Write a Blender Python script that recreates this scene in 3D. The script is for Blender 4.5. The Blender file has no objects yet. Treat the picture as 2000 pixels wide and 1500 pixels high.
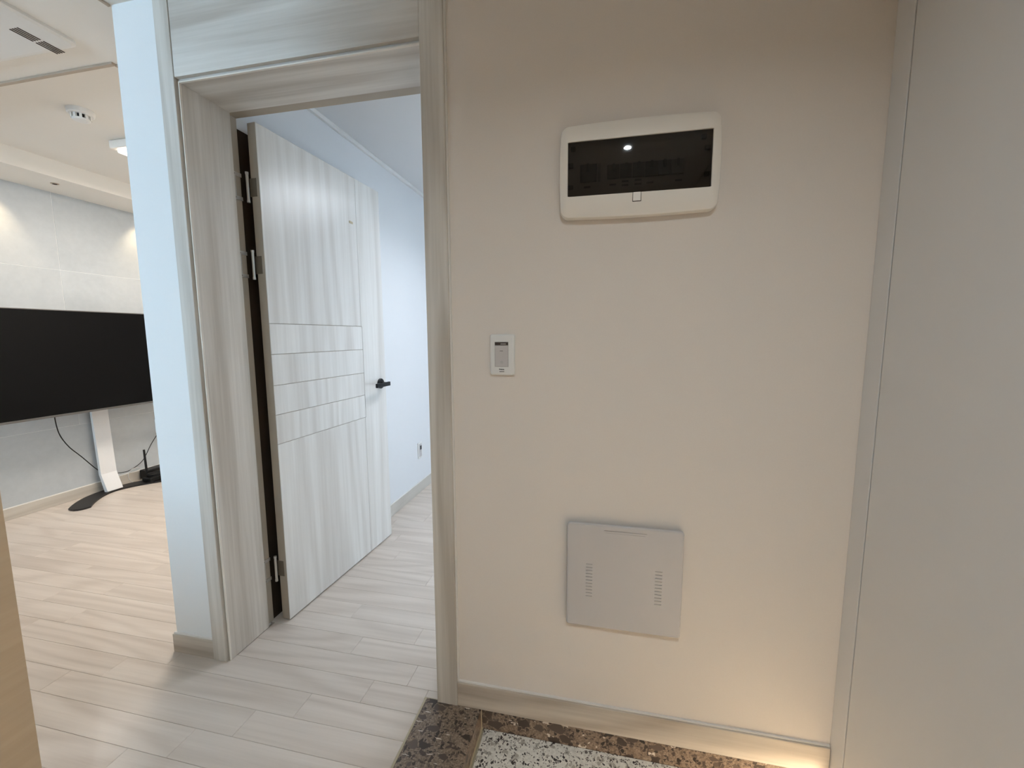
import bpy, bmesh, math, random
from mathutils import Matrix, Vector, Euler

random.seed(7)
S = bpy.context.scene
COL = S.collection

# ------------------------------------------------------------------ camera
R0 = (0.97751709, 0.2107998, -0.00487682)
R1 = (0.01956251, -0.11369526, -0.99332306)
R2 = (-0.20994677, 0.97089486, -0.11526284)
CAM = (0.0, 0.0, 1.2168)
cd = bpy.data.cameras.new('camera')
cam = bpy.data.objects.new('camera', cd)
COL.objects.link(cam)
cd.sensor_fit = 'HORIZONTAL'
cd.sensor_width = 36.0
cd.lens = 818.912 / 2000 * 36.0
cd.clip_start = 0.02
cam.matrix_world = Matrix(((R0[0], -R1[0], -R2[0], CAM[0]),
                           (R0[1], -R1[1], -R2[1], CAM[1]),
                           (R0[2], -R1[2], -R2[2], CAM[2]),
                           (0, 0, 0, 1)))
S.camera = cam

# ------------------------------------------------------------------ world, exposure, lights
S.view_settings.view_transform = 'Standard'
S.view_settings.look = 'None'
S.view_settings.gamma = 1.0
S.view_settings.use_curve_mapping = False
S.view_settings.exposure = 0.0

w = bpy.data.worlds.new('overcast_sky')
S.world = w
w.use_nodes = True
bg = w.node_tree.nodes['Background']
bg.inputs['Color'].default_value = (0.56, 0.77, 1.0, 1)
bg.inputs['Strength'].default_value = 18.8

WARM = (1.0, 0.83, 0.62)
COOL = (0.80, 0.91, 1.0)


def area(name, loc, rot, size, power, color, shape='RECTANGLE', size_y=None, spread=180, portal=False):
    l = bpy.data.lights.new(name, 'AREA')
    l.shape = shape
    l.size = size
    if size_y is not None:
        l.size_y = size_y
    l.energy = power
    l.color = color
    l.spread = math.radians(spread)
    if portal:
        l.cycles.is_portal = True
    o = bpy.data.objects.new(name, l)
    COL.objects.link(o)
    o.location = loc
    o.rotation_euler = rot
    return o


def spot(name, loc, rot, power, color, angle, blend=0.6, radius=0.02):
    l = bpy.data.lights.new(name, 'SPOT')
    l.energy = power
    l.color = color
    l.spot_size = math.radians(angle)
    l.spot_blend = blend
    l.shadow_soft_size = radius
    o = bpy.data.objects.new(name, l)
    COL.objects.link(o)
    o.location = loc
    o.rotation_euler = rot
    return o


# daylight through the living room window (sky portal)
area('living_window_portal', (-2.65, -2.04, 1.70), (math.radians(90), 0, math.radians(180)), 2.2, 0, (1, 1, 1), size_y=0.9, portal=True)
# lamps of the rooms
area('bedroom_lamp_light', (-0.25, 2.65, 2.225), (0, 0, 0), 0.55, 16, (0.84, 0.90, 1.0), size_y=0.55, spread=150)
area('living_lamp_light', (-2.52, 2.60, 2.285), (0, 0, 0), 0.55, 37, (1.0, 0.90, 0.80), size_y=1.1)
area('entry_lamp_light', (0.117, -0.287, 2.283), (0, 0, 0), 0.036, 13.8, (0.80, 0.92, 1.0), shape='DISK', spread=152)
area('hall_downlight_light', (-1.78, 1.95, 2.292), (0, 0, 0), 0.07, 42, (1.0, 0.79, 0.56), shape='DISK', spread=120)
area('cabinet_strip_light', (0.715, 0.15, 0.050), (0, 0, 0), 0.012, 60, (1.0, 0.80, 0.56), size_y=1.8)
for yy in (2.02, 2.94):
    spot('wall_washer_light', (-3.74, yy, 2.235), (0, math.radians(20), 0), 8, (1.0, 0.78, 0.50), 75, 1.0, 0.015)


# ------------------------------------------------------------------ material helpers
def srgb(r, g, b):
    def f(c):
        c /= 255.0
        return c / 12.92 if c <= 0.04045 else ((c + 0.055) / 1.055) ** 2.4
    return (f(r), f(g), f(b), 1.0)


class NT:
    def __init__(self, name):
        self.m = bpy.data.materials.new(name)
        self.m.use_nodes = True
        self.t = self.m.node_tree
        self.b = self.t.nodes['Principled BSDF']

    def n(self, typ, **kw):
        x = self.t.nodes.new(typ)
        for k, v in kw.items():
            setattr(x, k, v)
        return x

    def l(self, a, b):
        self.t.links.new(a, b)

    def math(self, op, a, b=None, c=None):
        x = self.n('ShaderNodeMath', operation=op)
        for i, v in enumerate((a, b, c)):
            if v is None:
                continue
            if isinstance(v, (int, float)):
                x.inputs[i].default_value = v
            else:
                self.l(v, x.inputs[i])
        return x.outputs[0]

    def ramp(self, fac, stops, interp='LINEAR'):
        x = self.n('ShaderNodeValToRGB')
        x.color_ramp.interpolation = interp
        e = x.color_ramp.elements
        while len(e) < len(stops):
            e.new(0.5)
        for i, (p, c) in enumerate(stops):
            e[i].position = p
            e[i].color = c if len(c) == 4 else (*c, 1)
        self.l(fac, x.inputs[0])
        return x.outputs[0]

    def mix(self, fac, a, b, blend='MIX'):
        x = self.n('ShaderNodeMix', data_type='RGBA', blend_type=blend)
        if isinstance(fac, (int, float)):
            x.inputs[0].default_value = fac
        else:
            self.l(fac, x.inputs[0])
        for i, v in ((6, a), (7, b)):
            if isinstance(v, tuple):
                x.inputs[i].default_value = v
            else:
                self.l(v, x.inputs[i])
        return x.outputs[2]

    def coords(self, scale=(1, 1, 1), rand=True):
        tc = self.n('ShaderNodeTexCoord')
        v = tc.outputs['Object']
        if rand:
            oi = self.n('ShaderNodeObjectInfo')
            r = self.math('MULTIPLY', oi.outputs['Random'], 53.0)
            cb = self.n('ShaderNodeCombineXYZ')
            for i in range(3):
                self.l(r, cb.inputs[i])
            ad = self.n('ShaderNodeVectorMath', operation='ADD')
            self.l(v, ad.inputs[0])
            self.l(cb.outputs[0], ad.inputs[1])
            v = ad.outputs[0]
        mp = self.n('ShaderNodeMapping')
        mp.inputs['Scale'].default_value = scale
        self.l(v, mp.inputs['Vector'])
        return mp.outputs[0]

    def noise(self, vec, scale, detail=3, rough=0.55, dist=0.0):
        x = self.n('ShaderNodeTexNoise')
        self.l(vec, x.inputs['Vector'])
        x.inputs['Scale'].default_value = scale
        x.inputs['Detail'].default_value = detail
        x.inputs['Roughness'].default_value = rough
        x.inputs['Distortion'].default_value = dist
        return x.outputs[0]

    def voronoi(self, vec, scale, feature='F1', rnd=1.0):
        x = self.n('ShaderNodeTexVoronoi', feature=feature)
        self.l(vec, x.inputs['Vector'])
        x.inputs['Scale'].default_value = scale
        x.inputs['Randomness'].default_value = rnd
        return x

    def bump(self, h, strength, dist=0.001):
        x = self.n('ShaderNodeBump')
        x.inputs['Strength'].default_value = strength
        x.inputs['Distance'].default_value = dist
        self.l(h, x.inputs['Height'])
        self.l(x.outputs[0], self.b.inputs['Normal'])

    def col(self, c):
        if isinstance(c, tuple):
            self.b.inputs['Base Color'].default_value = c
        else:
            self.l(c, self.b.inputs['Base Color'])

    def fin(self, rough=0.5, spec=0.5, metal=0.0):
        self.b.inputs['Roughness'].default_value = rough
        self.b.inputs['Specular IOR Level'].default_value = spec
        self.b.inputs['Metallic'].default_value = metal
        return self.m


def plain(name, c, rough=0.5, spec=0.5, metal=0.0, var=0.03, scale=60.0):
    t = NT(name)
    v = t.coords((1, 1, 1))
    nz = t.noise(v, scale, 2)
    d = tuple(max(0, x * (1 - var)) for x in c[:3]) + (1,)
    t.col(t.mix(nz, d, c))
    return t.fin(rough, spec, metal)


def wallpaper(name, c, grain=0.05, bump=0.25):
    t = NT(name)
    v = t.coords((1, 1, 1), rand=False)
    n1 = t.noise(v, 260, 3, 0.7)
    n2 = t.noise(v, 3.0, 2)
    f = t.math('ADD', t.math('MULTIPLY', n1, 0.7), t.math('MULTIPLY', n2, 0.3))
    d = tuple(x * (1 - 2 * grain) for x in c[:3]) + (1,)
    e = tuple(min(1, x * (1 + grain)) for x in c[:3]) + (1,)
    t.col(t.mix(f, d, e))
    t.bump(n1, bump, 0.0006)
    return t.fin(0.75, 0.25)


def wood(name, axis, light, dark, rings=0.5, fiber=0.5, rough=0.45, ringscale=1.0, tint=0.0, spec=0.4, along=0.55):
    """pale ash print: fine fibres along the axis and soft cathedral figure"""
    t = NT(name)
    def sc(along, across):
        return tuple(along if a == axis else across for a in 'xyz')
    vf = t.coords(sc(2.2, 70.0))
    f1 = t.noise(vf, 1.0, 5, 0.62)
    vm = t.coords(sc(0.9, 14.0))
    f2 = t.noise(vm, 1.0, 3, 0.5)
    vr = t.coords(sc(along * ringscale, 3.4 * ringscale))
    base = t.noise(vr, 1.0, 1.5, 0.4, 0.15)
    ph = t.math('MULTIPLY', base, 62.0)
    rg = t.math('MULTIPLY_ADD', t.math('SINE', ph), 0.5, 0.5)
    rg = t.math('POWER', rg, 2.0)
    k = t.math('ADD', t.math('MULTIPLY', f1, fiber), t.math('MULTIPLY', rg, rings * 0.45))
    k = t.math('ADD', k, t.math('MULTIPLY', f2, 0.55))
    k = t.math('MULTIPLY_ADD', k, 1.6, -0.50 - 0.12 * rings)
    x = t.n('ShaderNodeClamp')
    t.l(k, x.inputs[0])
    c = t.mix(x.outputs[0], light, dark)
    if tint:
        oi = t.n('ShaderNodeObjectInfo')
        hs = t.n('ShaderNodeHueSaturation')
        t.l(t.math('MULTIPLY_ADD', oi.outputs['Random'], tint, 1.0 - tint * 0.5), hs.inputs['Value'])
        t.l(c, hs.inputs['Color'])
        c = hs.outputs['Color']
    t.col(c)
    t.bump(f1, 0.10, 0.0006)
    return t.fin(rough, spec)


def emit(name, c, strength):
    m = bpy.data.materials.new(name)
    m.use_nodes = True
    b = m.node_tree.nodes['Principled BSDF']
    b.inputs['Base Color'].default_value = (0.8, 0.8, 0.8, 1)
    b.inputs['Emission Color'].default_value = c
    b.inputs['Emission Strength'].default_value = strength
    return m


def dark_stone(name):
    t = NT(name)
    v = t.coords((1, 1, 1), rand=False)
    nz = t.n('ShaderNodeTexNoise')
    t.l(v, nz.inputs['Vector'])
    nz.inputs['Scale'].default_value = 70
    wv = t.n('ShaderNodeVectorMath', operation='SCALE')
    t.l(nz.outputs['Color'], wv.inputs[0])
    wv.inputs['Scale'].default_value = 0.012
    ad = t.n('ShaderNodeVectorMath', operation='ADD')
    t.l(v, ad.inputs[0])
    t.l(wv.outputs[0], ad.inputs[1])
    v2 = ad.outputs[0]
    n = t.noise(v, 180, 5, 0.7)
    base = t.ramp(n, [(0.30, srgb(84, 68, 55)), (0.50, srgb(128, 110, 94)), (0.72, srgb(166, 150, 132))])
    def shards(vec, scale, frac, edge, seed_channel=0):
        f1 = t.voronoi(vec, scale)
        ed = t.voronoi(vec, scale, 'DISTANCE_TO_EDGE')
        q = t.n('ShaderNodeSeparateColor')
        t.l(f1.outputs['Color'], q.inputs[0])
        m = t.math('MULTIPLY', t.math('LESS_THAN', q.outputs[seed_channel], frac), t.math('GREATER_THAN', ed.outputs['Distance'], edge))
        return m, q.outputs[1]

    def turned(deg, sx, sy):
        x = t.n('ShaderNodeMapping')
        x.inputs['Rotation'].default_value = (0.4, 0.3, math.radians(deg))
        x.inputs['Scale'].default_value = (sx, sy, 1.2)
        t.l(v2, x.inputs['Vector'])
        return x.outputs[0]
    c = base
    for vec, scale, frac, edge in ((turned(25, 1.0, 1.5), 110, 0.22, 0.07), (turned(-40, 1.6, 0.9), 62, 0.17, 0.07), (turned(15, 0.8, 1.3), 36, 0.20, 0.06)):
        m1, r1 = shards(vec, scale, frac, edge)
        tone = t.ramp(r1, [(0.0, srgb(46, 38, 33)), (0.5, srgb(72, 60, 52)), (1.0, srgb(98, 84, 73))])
        c = t.mix(m1, c, tone)
    for deg in (35, -55):
        m3, r3 = shards(turned(deg, 0.7, 4.6), 62, 0.022, 0.10)
        c = t.mix(m3, c, srgb(208, 196, 182))
    t.col(c)
    return t.fin(0.28, 0.45)


def speckled(name):
    t = NT(name)
    v = t.coords((1, 1, 1), rand=False)
    n = t.noise(v, 90, 4, 0.7)
    c = t.ramp(n, [(0.3, srgb(204, 200, 190)), (0.6, srgb(232, 228, 219)), (0.8, srgb(240, 237, 230))])
    nz = t.n('ShaderNodeTexNoise')
    t.l(v, nz.inputs['Vector'])
    nz.inputs['Scale'].default_value = 160
    wv = t.n('ShaderNodeVectorMath', operation='SCALE')
    t.l(nz.outputs['Color'], wv.inputs[0])
    wv.inputs['Scale'].default_value = 0.009
    ad = t.n('ShaderNodeVectorMath', operation='ADD')
    t.l(v, ad.inputs[0])
    t.l(wv.outputs[0], ad.inputs[1])
    for scale, frac, edge, colr in ((85, 0.16, 0.05, srgb(176, 169, 158)), (150, 0.11, 0.08, srgb(112, 105, 100)), (120, 0.085, 0.09, srgb(58, 52, 51)), (250, 0.10, 0.06, srgb(84, 77, 74))):
        q = t.voronoi(ad.outputs[0], scale)
        e = t.voronoi(ad.outputs[0], scale, 'DISTANCE_TO_EDGE')
        sp = t.n('ShaderNodeSeparateColor')
        t.l(q.outputs['Color'], sp.inputs[0])
        m = t.math('MULTIPLY', t.math('LESS_THAN', sp.outputs[0], frac), t.math('GREATER_THAN', e.outputs['Distance'], edge))
        c = t.mix(m, c, colr)
    t.col(c)
    return t.fin(0.4, 0.4)


def stone_panel(name):
    t = NT(name)
    v = t.coords((1, 1, 1), rand=True)
    n1 = t.noise(v, 2.2, 5, 0.6, 0.6)
    n2 = t.noise(v, 24, 4, 0.6)
    f = t.math('ADD', t.math('MULTIPLY', n1, 0.7), t.math('MULTIPLY', n2, 0.3))
    t.col(t.ramp(f, [(0.3, srgb(176, 181, 184)), (0.7, srgb(194, 198, 200))]))
    return t.fin(0.5, 0.35)


M = {}
M['paper'] = wallpaper('beige_wallpaper', srgb(227, 217, 207), 0.035)
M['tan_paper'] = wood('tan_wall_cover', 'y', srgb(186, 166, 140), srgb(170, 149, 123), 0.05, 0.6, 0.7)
M['paper_white'] = wallpaper('white_wallpaper', srgb(232, 232, 230), 0.02)
M['paper_bed'] = wallpaper('pale_grey_wallpaper', srgb(221, 221, 221), 0.02)
M['ceiling'] = wallpaper('ceiling_paper', srgb(232, 227, 219), 0.01, 0.1)
M['coffer_trim'] = plain('beige_coffer_trim', srgb(178, 162, 144), 0.6)
M['ash_z'] = wood('ash_upright', 'z', srgb(223, 217, 208), srgb(181, 172, 160), 0.6, 0.7, along=0.3)
M['ash_x'] = wood('ash_level', 'x', srgb(222, 217, 209), srgb(179, 170, 159), 0.7, 0.6, ringscale=0.8)
M['ash_y'] = wood('ash_deep', 'y', srgb(220, 215, 207), srgb(181, 172, 161), 0.4, 0.5)
M['ash_door'] = wood('ash_door', 'z', srgb(230, 227, 221), srgb(203, 197, 189), 0.5, 0.6, rough=0.27, spec=0.9, along=0.18)
M['edge_band'] = plain('door_edge_band', srgb(170, 158, 142), 0.5, 0.4, var=0.08, scale=30)
M['plank'] = wood('pale_floor_plank', 'x', srgb(214, 202, 190), srgb(186, 172, 159), 0.5, 0.55, rough=0.38, tint=0.06)
M['gap'] = plain('floor_joint', srgb(164, 150, 136), 0.8)
M['bead'] = plain('pale_bead', srgb(226, 218, 206), 0.4)
M['groove'] = plain('groove_back', srgb(96, 84, 70), 0.8)
M['base_cool'] = wood('baseboard_ash', 'x', srgb(210, 200, 186), srgb(164, 150, 135), 0.6, 0.6)
M['base_y'] = wood('baseboard_ash_deep', 'y', srgb(204, 198, 188), srgb(176, 167, 155), 0.4, 0.5)
M['caulk'] = plain('white_caulk', srgb(228, 224, 218), 0.5)
M['stone'] = dark_stone('brown_chip_stone')
M['speckle'] = speckled('speckled_tile')
M['brass'] = plain('tan_sealant', srgb(182, 168, 140), 0.5)
M['grout'] = plain('pale_grout', srgb(186, 172, 146), 0.8)
M['cabinet'] = plain('cabinet_white', srgb(224, 221, 218), 0.42, 0.4, var=0.02, scale=400)
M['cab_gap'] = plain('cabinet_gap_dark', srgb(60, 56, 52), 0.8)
M['ivory'] = plain('ivory_plastic', srgb(238, 230, 219), 0.32, 0.5, var=0.01)
M['white_pl'] = plain('white_plastic', srgb(226, 224, 220), 0.35, 0.5, var=0.01)
M['lav_pl'] = plain('grey_white_plastic', srgb(194, 189, 187), 0.40, 0.5, var=0.01)
M['grey_pl'] = plain('grey_plastic', srgb(190, 188, 184), 0.35)
M['black_pl'] = plain('black_plastic', srgb(13, 13, 14), 0.42, 0.3)
M['dark_pl'] = plain('dark_slot', srgb(64, 52, 46), 0.8)
M['breaker'] = plain('breaker_case', srgb(74, 68, 62), 0.5)
M['steel'] = plain('brushed_steel', srgb(206, 202, 196), 0.30, 0.5, 0.7)
M['steel_dull'] = plain('dull_steel', srgb(122, 112, 98), 0.45, 0.5, 0.6)
M['silver'] = plain('silver_bezel', srgb(104, 102, 101), 0.35, 0.5, 0.6)
M['screen'] = plain('black_screen', srgb(6, 6, 7), 0.07, 0.14, var=0.0)
M['post'] = plain('white_post', srgb(226, 226, 226), 0.4)
M['base_blk'] = plain('black_base_plate', srgb(26, 24, 24), 0.5)
M['gap_shade'] = plain('painted_gap_shade', srgb(52, 42, 33), 0.8, 0.2)  # brown that stands in for the shade behind the open leaf
M['tape'] = plain('tan_tape', srgb(176, 160, 130), 0.6)
M['tvwall'] = stone_panel('art_wall_panel')
M['seam'] = plain('panel_seam', srgb(222, 223, 222), 0.6)
M['lamp_w'] = emit('lamp_diffuser_cool', (0.86, 0.94, 1.0, 1), 5.0)
M['lamp_y'] = emit('lamp_diffuser_warm', (1.0, 0.93, 0.80, 1), 5.0)
M['bulb'] = emit('bulb_warm', (1.0, 0.86, 0.66, 1), 10.0)
M['led'] = emit('led_strip_warm', (1.0, 0.72, 0.40, 1), 4.0)


def smoked_glass():
    m = bpy.data.materials.new('smoked_cover')
    m.use_nodes = True
    t = m.node_tree
    t.nodes.remove(t.nodes['Principled BSDF'])
    out = t.nodes['Material Output']
    tr = t.nodes.new('ShaderNodeBsdfTransparent')
    tr.inputs[0].default_value = (0.40, 0.365, 0.335, 1)
    gl = t.nodes.new('ShaderNodeBsdfGlossy')
    gl.inputs[0].default_value = (1, 1, 1, 1)
    gl.inputs['Roughness'].default_value = 0.015
    fr = t.nodes.new('ShaderNodeFresnel')
    fr.inputs[0].default_value = 1.45
    mx = t.nodes.new('ShaderNodeMixShader')
    t.links.new(fr.outputs[0], mx.inputs[0])
    t.links.new(tr.outputs[0], mx.inputs[1])
    t.links.new(gl.outputs[0], mx.inputs[2])
    t.links.new(mx.outputs[0], out.inputs[0])
    return m


def clear_glass():
    m = bpy.data.materials.new('window_glass')
    m.use_nodes = True
    t = m.node_tree
    t.nodes.remove(t.nodes['Principled BSDF'])
    out = t.nodes['Material Output']
    tr = t.nodes.new('ShaderNodeBsdfTransparent')
    tr.inputs[0].default_value = (0.93, 0.95, 0.95, 1)
    gl = t.nodes.new('ShaderNodeBsdfGlossy')
    gl.inputs['Roughness'].default_value = 0.02
    fr = t.nodes.new('ShaderNodeFresnel')
    fr.inputs[0].default_value = 1.45
    mx = t.nodes.new('ShaderNodeMixShader')
    t.links.new(fr.outputs[0], mx.inputs[0])
    t.links.new(tr.outputs[0], mx.inputs[1])
    t.links.new(gl.outputs[0], mx.inputs[2])
    t.links.new(mx.outputs[0], out.inputs[0])
    return m


M['smoke_glass'] = smoked_glass()
M['glass'] = clear_glass()


# ------------------------------------------------------------------ mesh helpers
def link(name, me, mat, parent=None, loc=(0, 0, 0)):
    o = bpy.data.objects.new(name, me)
    COL.objects.link(o)
    if me is not None and mat is not None and not me.materials:
        me.materials.append(mat)
    o.location = loc
    if parent is not None:
        o.parent = parent
    return o


def tag(o, label=None, cat=None, group=None, kind=None):
    if label:
        o['label'] = label
    if cat:
        o['category'] = cat
    if group:
        o['group'] = group
    if kind:
        o['kind'] = kind
    return o


def empty(name, loc, rz=0.0, **kw):
    o = bpy.data.objects.new(name, None)
    COL.objects.link(o)
    o.location = loc
    o.rotation_euler = (0, 0, rz)
    o.empty_display_size = 0.1
    return tag(o, **kw)


def add_box(bm, lo, hi, bev=0.0, seg=2):
    ret = bmesh.ops.create_cube(bm, size=1.0)
    vs = ret['verts']
    for v in vs:
        v.co = Vector([(lo[i] + hi[i]) / 2 + v.co[i] * (hi[i] - lo[i]) for i in range(3)])
    if bev > 0:
        es = list({e for v in vs for e in v.link_edges})
        bmesh.ops.bevel(bm, geom=es, offset=bev, segments=seg, affect='EDGES', profile=0.5)
    return bm


def to_mesh(bm, name, smooth=False):
    me = bpy.data.meshes.new(name)
    bmesh.ops.recalc_face_normals(bm, faces=bm.faces[:])
    bm.to_mesh(me)
    bm.free()
    if smooth:
        for p in me.polygons:
            p.use_smooth = True
    return me


def org(parent):
    """world place of a parent that is an unrotated empty or mesh"""
    p = Vector((0, 0, 0))
    while parent is not None:
        p += Vector(parent.location)
        parent = parent.parent
    return p


def box(name, lo, hi, mat, parent=None, bev=0.0, seg=2, local=False):
    """box given in world coordinates (or the parent's own with local=True); origin at the middle of its base"""
    lo, hi = Vector(lo), Vector(hi)
    if parent is not None and not local:
        d = org(parent)
        lo, hi = lo - d, hi - d
    c = Vector(((lo[0] + hi[0]) / 2, (lo[1] + hi[1]) / 2, lo[2]))
    bm = bmesh.new()
    add_box(bm, lo - c, hi - c, bev, seg)
    return link(name, to_mesh(bm, name), mat, parent, c)


def boxes(name, lst, mat, parent=None, bev=0.0, local=False):
    """several boxes that make ONE body (a wall with an opening, a bracket)"""
    bm = bmesh.new()
    d = org(parent) if (parent is not None and not local) else Vector((0, 0, 0))
    for lo, hi in lst:
        add_box(bm, Vector(lo) - d, Vector(hi) - d, bev, 2)
    return link(name, to_mesh(bm, name), mat, parent)


def tube_bm(bm, pts, r, n=8, cap=True):
    pts = [Vector(p) for p in pts]
    rings = []
    up = Vector((0, 0, 1))
    for i, p in enumerate(pts):
        a = pts[max(0, i - 1)]
        b = pts[min(len(pts) - 1, i + 1)]
        t = (b - a).normalized()
        s = t.cross(up)
        if s.length < 1e-4:
            s = t.cross(Vector((1, 0, 0)))
        s.normalize()
        u = s.cross(t).normalized()
        rr = r[i] if isinstance(r, (list, tuple)) else r
        rings.append([bm.verts.new(p + s * rr * math.cos(2 * math.pi * k / n) + u * rr * math.sin(2 * math.pi * k / n)) for k in range(n)])
    for i in range(len(rings) - 1):
        for k in range(n):
            bm.faces.new((rings[i][k], rings[i][(k + 1) % n], rings[i + 1][(k + 1) % n], rings[i + 1][k]))
    if cap:
        bm.faces.new(rings[0][::-1])
        bm.faces.new(rings[-1])
    return bm


def catmull(pts, sub=8):
    P = [Vector(p) for p in pts]
    P = [P[0] * 2 - P[1]] + P + [P[-1] * 2 - P[-2]]
    out = []
    for i in range(1, len(P) - 2):
        for k in range(sub):
            t = k / sub
            a, b, c, d = P[i - 1], P[i], P[i + 1], P[i + 2]
            out.append(0.5 * ((2 * b) + (c - a) * t + (2 * a - 5 * b + 4 * c - d) * t * t + (3 * b - a - 3 * c + d) * t ** 3))
    out.append(P[-2])
    return out


def lathe(bm, prof, axis='z', n=32, at=(0, 0, 0)):
    """prof: (radius, height) from bottom to top"""
    at = Vector(at)
    rings = []
    for r, h in prof:
        ring = []
        for k in range(n):
            a = 2 * math.pi * k / n
            if axis == 'z':
                p = Vector((r * math.cos(a), r * math.sin(a), h))
            elif axis == 'y':
                p = Vector((r * math.cos(a), h, r * math.sin(a)))
            else:
                p = Vector((h, r * math.cos(a), r * math.sin(a)))
            ring.append(bm.verts.new(at + p))
        rings.append(ring)
    for i in range(len(rings) - 1):
        for k in range(n):
            bm.faces.new((rings[i][k], rings[i][(k + 1) % n], rings[i + 1][(k + 1) % n], rings[i + 1][k]))
    bm.faces.new(rings[0][::-1])
    bm.faces.new(rings[-1])
    return bm


def prism(bm, poly, z0, z1):
    a = [bm.verts.new((x, y, z0)) for x, y in poly]
    b = [bm.verts.new((x, y, z1)) for x, y in poly]
    n = len(poly)
    for i in range(n):
        bm.faces.new((a[i], a[(i + 1) % n], b[(i + 1) % n], b[i]))
    bm.faces.new(a[::-1])
    bm.faces.new(b)
    return bm


def punched(name, w, h, depth, holes, hole_depth, mat, parent, loc):
    """plate in the local xz plane, front face at y=0, back at y=depth, with real rectangular recesses (x0,x1,z0,z1)"""
    xs = sorted({-w / 2, w / 2, *[v for q in holes for v in q[:2]]})
    zs = sorted({0.0, h, *[v for q in holes for v in q[2:]]})
    bm = bmesh.new()
    cache = {}

    def V(x, y, z):
        k = (round(x, 6), round(y, 6), round(z, 6))
        if k not in cache:
            cache[k] = bm.verts.new(k)
        return cache[k]

    def inside(x, z):
        return any(q[0] < x < q[1] and q[2] < z < q[3] for q in holes)
    nx, nz = len(xs) - 1, len(zs) - 1
    hol = [[inside((xs[i] + xs[i + 1]) / 2, (zs[j] + zs[j + 1]) / 2) for j in range(nz)] for i in range(nx)]
    for i in range(nx):
        for j in range(nz):
            y = hole_depth if hol[i][j] else 0.0
            x0, x1, z0, z1 = xs[i], xs[i + 1], zs[j], zs[j + 1]
            bm.faces.new((V(x0, y, z0), V(x1, y, z0), V(x1, y, z1), V(x0, y, z1)))
            if hol[i][j]:
                for di, dj, a, b in ((-1, 0, (x0, z0), (x0, z1)), (1, 0, (x1, z0), (x1, z1)), (0, -1, (x0, z0), (x1, z0)), (0, 1, (x0, z1), (x1, z1))):
                    ii, jj = i + di, j + dj
                    if not (0 <= ii < nx and 0 <= jj < nz and hol[ii][jj]):
                        bm.faces.new((V(a[0], 0, a[1]), V(b[0], 0, b[1]), V(b[0], hole_depth, b[1]), V(a[0], hole_depth, a[1])))
    return link(name, to_mesh(bm, name), mat, parent, loc)


def rrect(w, h, r, n=6, bulge=0.0):
    """rounded rectangle outline, centred, with edges bowed outward by bulge"""
    pts = []
    for cx, cz, a0 in ((w / 2 - r, h / 2 - r, 0), (-w / 2 + r, h / 2 - r, 90), (-w / 2 + r, -h / 2 + r, 180), (w / 2 - r, -h / 2 + r, 270)):
        for k in range(n + 1):
            a = math.radians(a0 + 90 * k / n)
            pts.append((cx + r * math.cos(a), cz + r * math.sin(a)))
    # extra points along the sides so that they can bow
    out = []
    m = len(pts)
    for i in range(m):
        a, b = pts[i], pts[(i + 1) % m]
        out.append(a)
        if math.hypot(b[0] - a[0], b[1] - a[1]) > min(w, h) * 0.3:
            for k in range(1, 8):
                out.append((a[0] + (b[0] - a[0]) * k / 8, a[1] + (b[1] - a[1]) * k / 8))
    res = []
    for x, z in out:
        u, v = x / (w / 2), z / (h / 2)
        res.append((x + math.copysign(bulge, x) * max(0, 1 - v * v) * (abs(u) ** 6), z + math.copysign(bulge, z) * max(0, 1 - u * u) * (abs(v) ** 6)))
    return res


def loft(bm, loops, cap_first=False, cap_last=True):
    rings = [[bm.verts.new(p) for p in lp] for lp in loops]
    n = len(rings[0])
    for i in range(len(rings) - 1):
        for k in range(n):
            bm.faces.new((rings[i][k], rings[i][(k + 1) % n], rings[i + 1][(k + 1) % n], rings[i + 1][k]))
    if cap_first:
        bm.faces.new(rings[0])
    if cap_last:
        bm.faces.new(rings[-1])
    return bm


# =================================================================== STRUCTURE
XW = -3.88          # television wall
YA = 1.20           # front wall face
CEIL = 2.30
ST = dict(kind='structure')

# ---- wood floor: a sub-base and its planks
floor = tag(boxes('floor', [((XW, -2.0, -0.20), (-0.565, YA, -0.012)), ((XW, YA, -0.20), (-1.60, 4.4, -0.012)),
                            ((-1.39, YA, -0.20), (1.6, 4.25, -0.012)), ((-1.60, YA, -0.20), (-1.39, 1.41, -0.012))], M['gap']),
            'pale ash laminate floor of long narrow planks', None, None, 'structure')


def plank_mesh(x0, x1, y0, y1, key={}):
    k = (round(x1 - x0, 4), round(y1 - y0, 4))
    if k in key:
        return key[k]
    g, c, t = 0.0003, 0.0008, 0.012
    L, W = (x1 - x0) / 2 - g, (y1 - y0) / 2 - g
    bm = bmesh.new()
    bot = [bm.verts.new((sx * L, sy * W, -t)) for sx, sy in ((-1, -1), (1, -1), (1, 1), (-1, 1))]
    mid = [bm.verts.new((sx * L, sy * W, -c)) for sx, sy in ((-1, -1), (1, -1), (1, 1), (-1, 1))]
    top = [bm.verts.new((sx * (L - c), sy * (W - c), 0)) for sx, sy in ((-1, -1), (1, -1), (1, 1), (-1, 1))]
    for a, b in ((bot, mid), (mid, top)):
        for i in range(4):
            bm.faces.new((a[i], a[(i + 1) % 4], b[(i + 1) % 4], b[i]))
    bm.faces.new(top)
    key[k] = to_mesh(bm, 'plank')
    key[k].materials.append(M['plank'])
    return key[k]


PITCH, PLEN = 0.0942, 0.80
SHIFT = {-3: -1.52, -2: -1.43, -1: -1.36, 0: -1.22, 1: -1.088, 2: -0.951, 3: -0.771, 4: -0.647, 5: -0.93, 6: -0.71, 7: -1.05}
rnd = random.Random(3)


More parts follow.
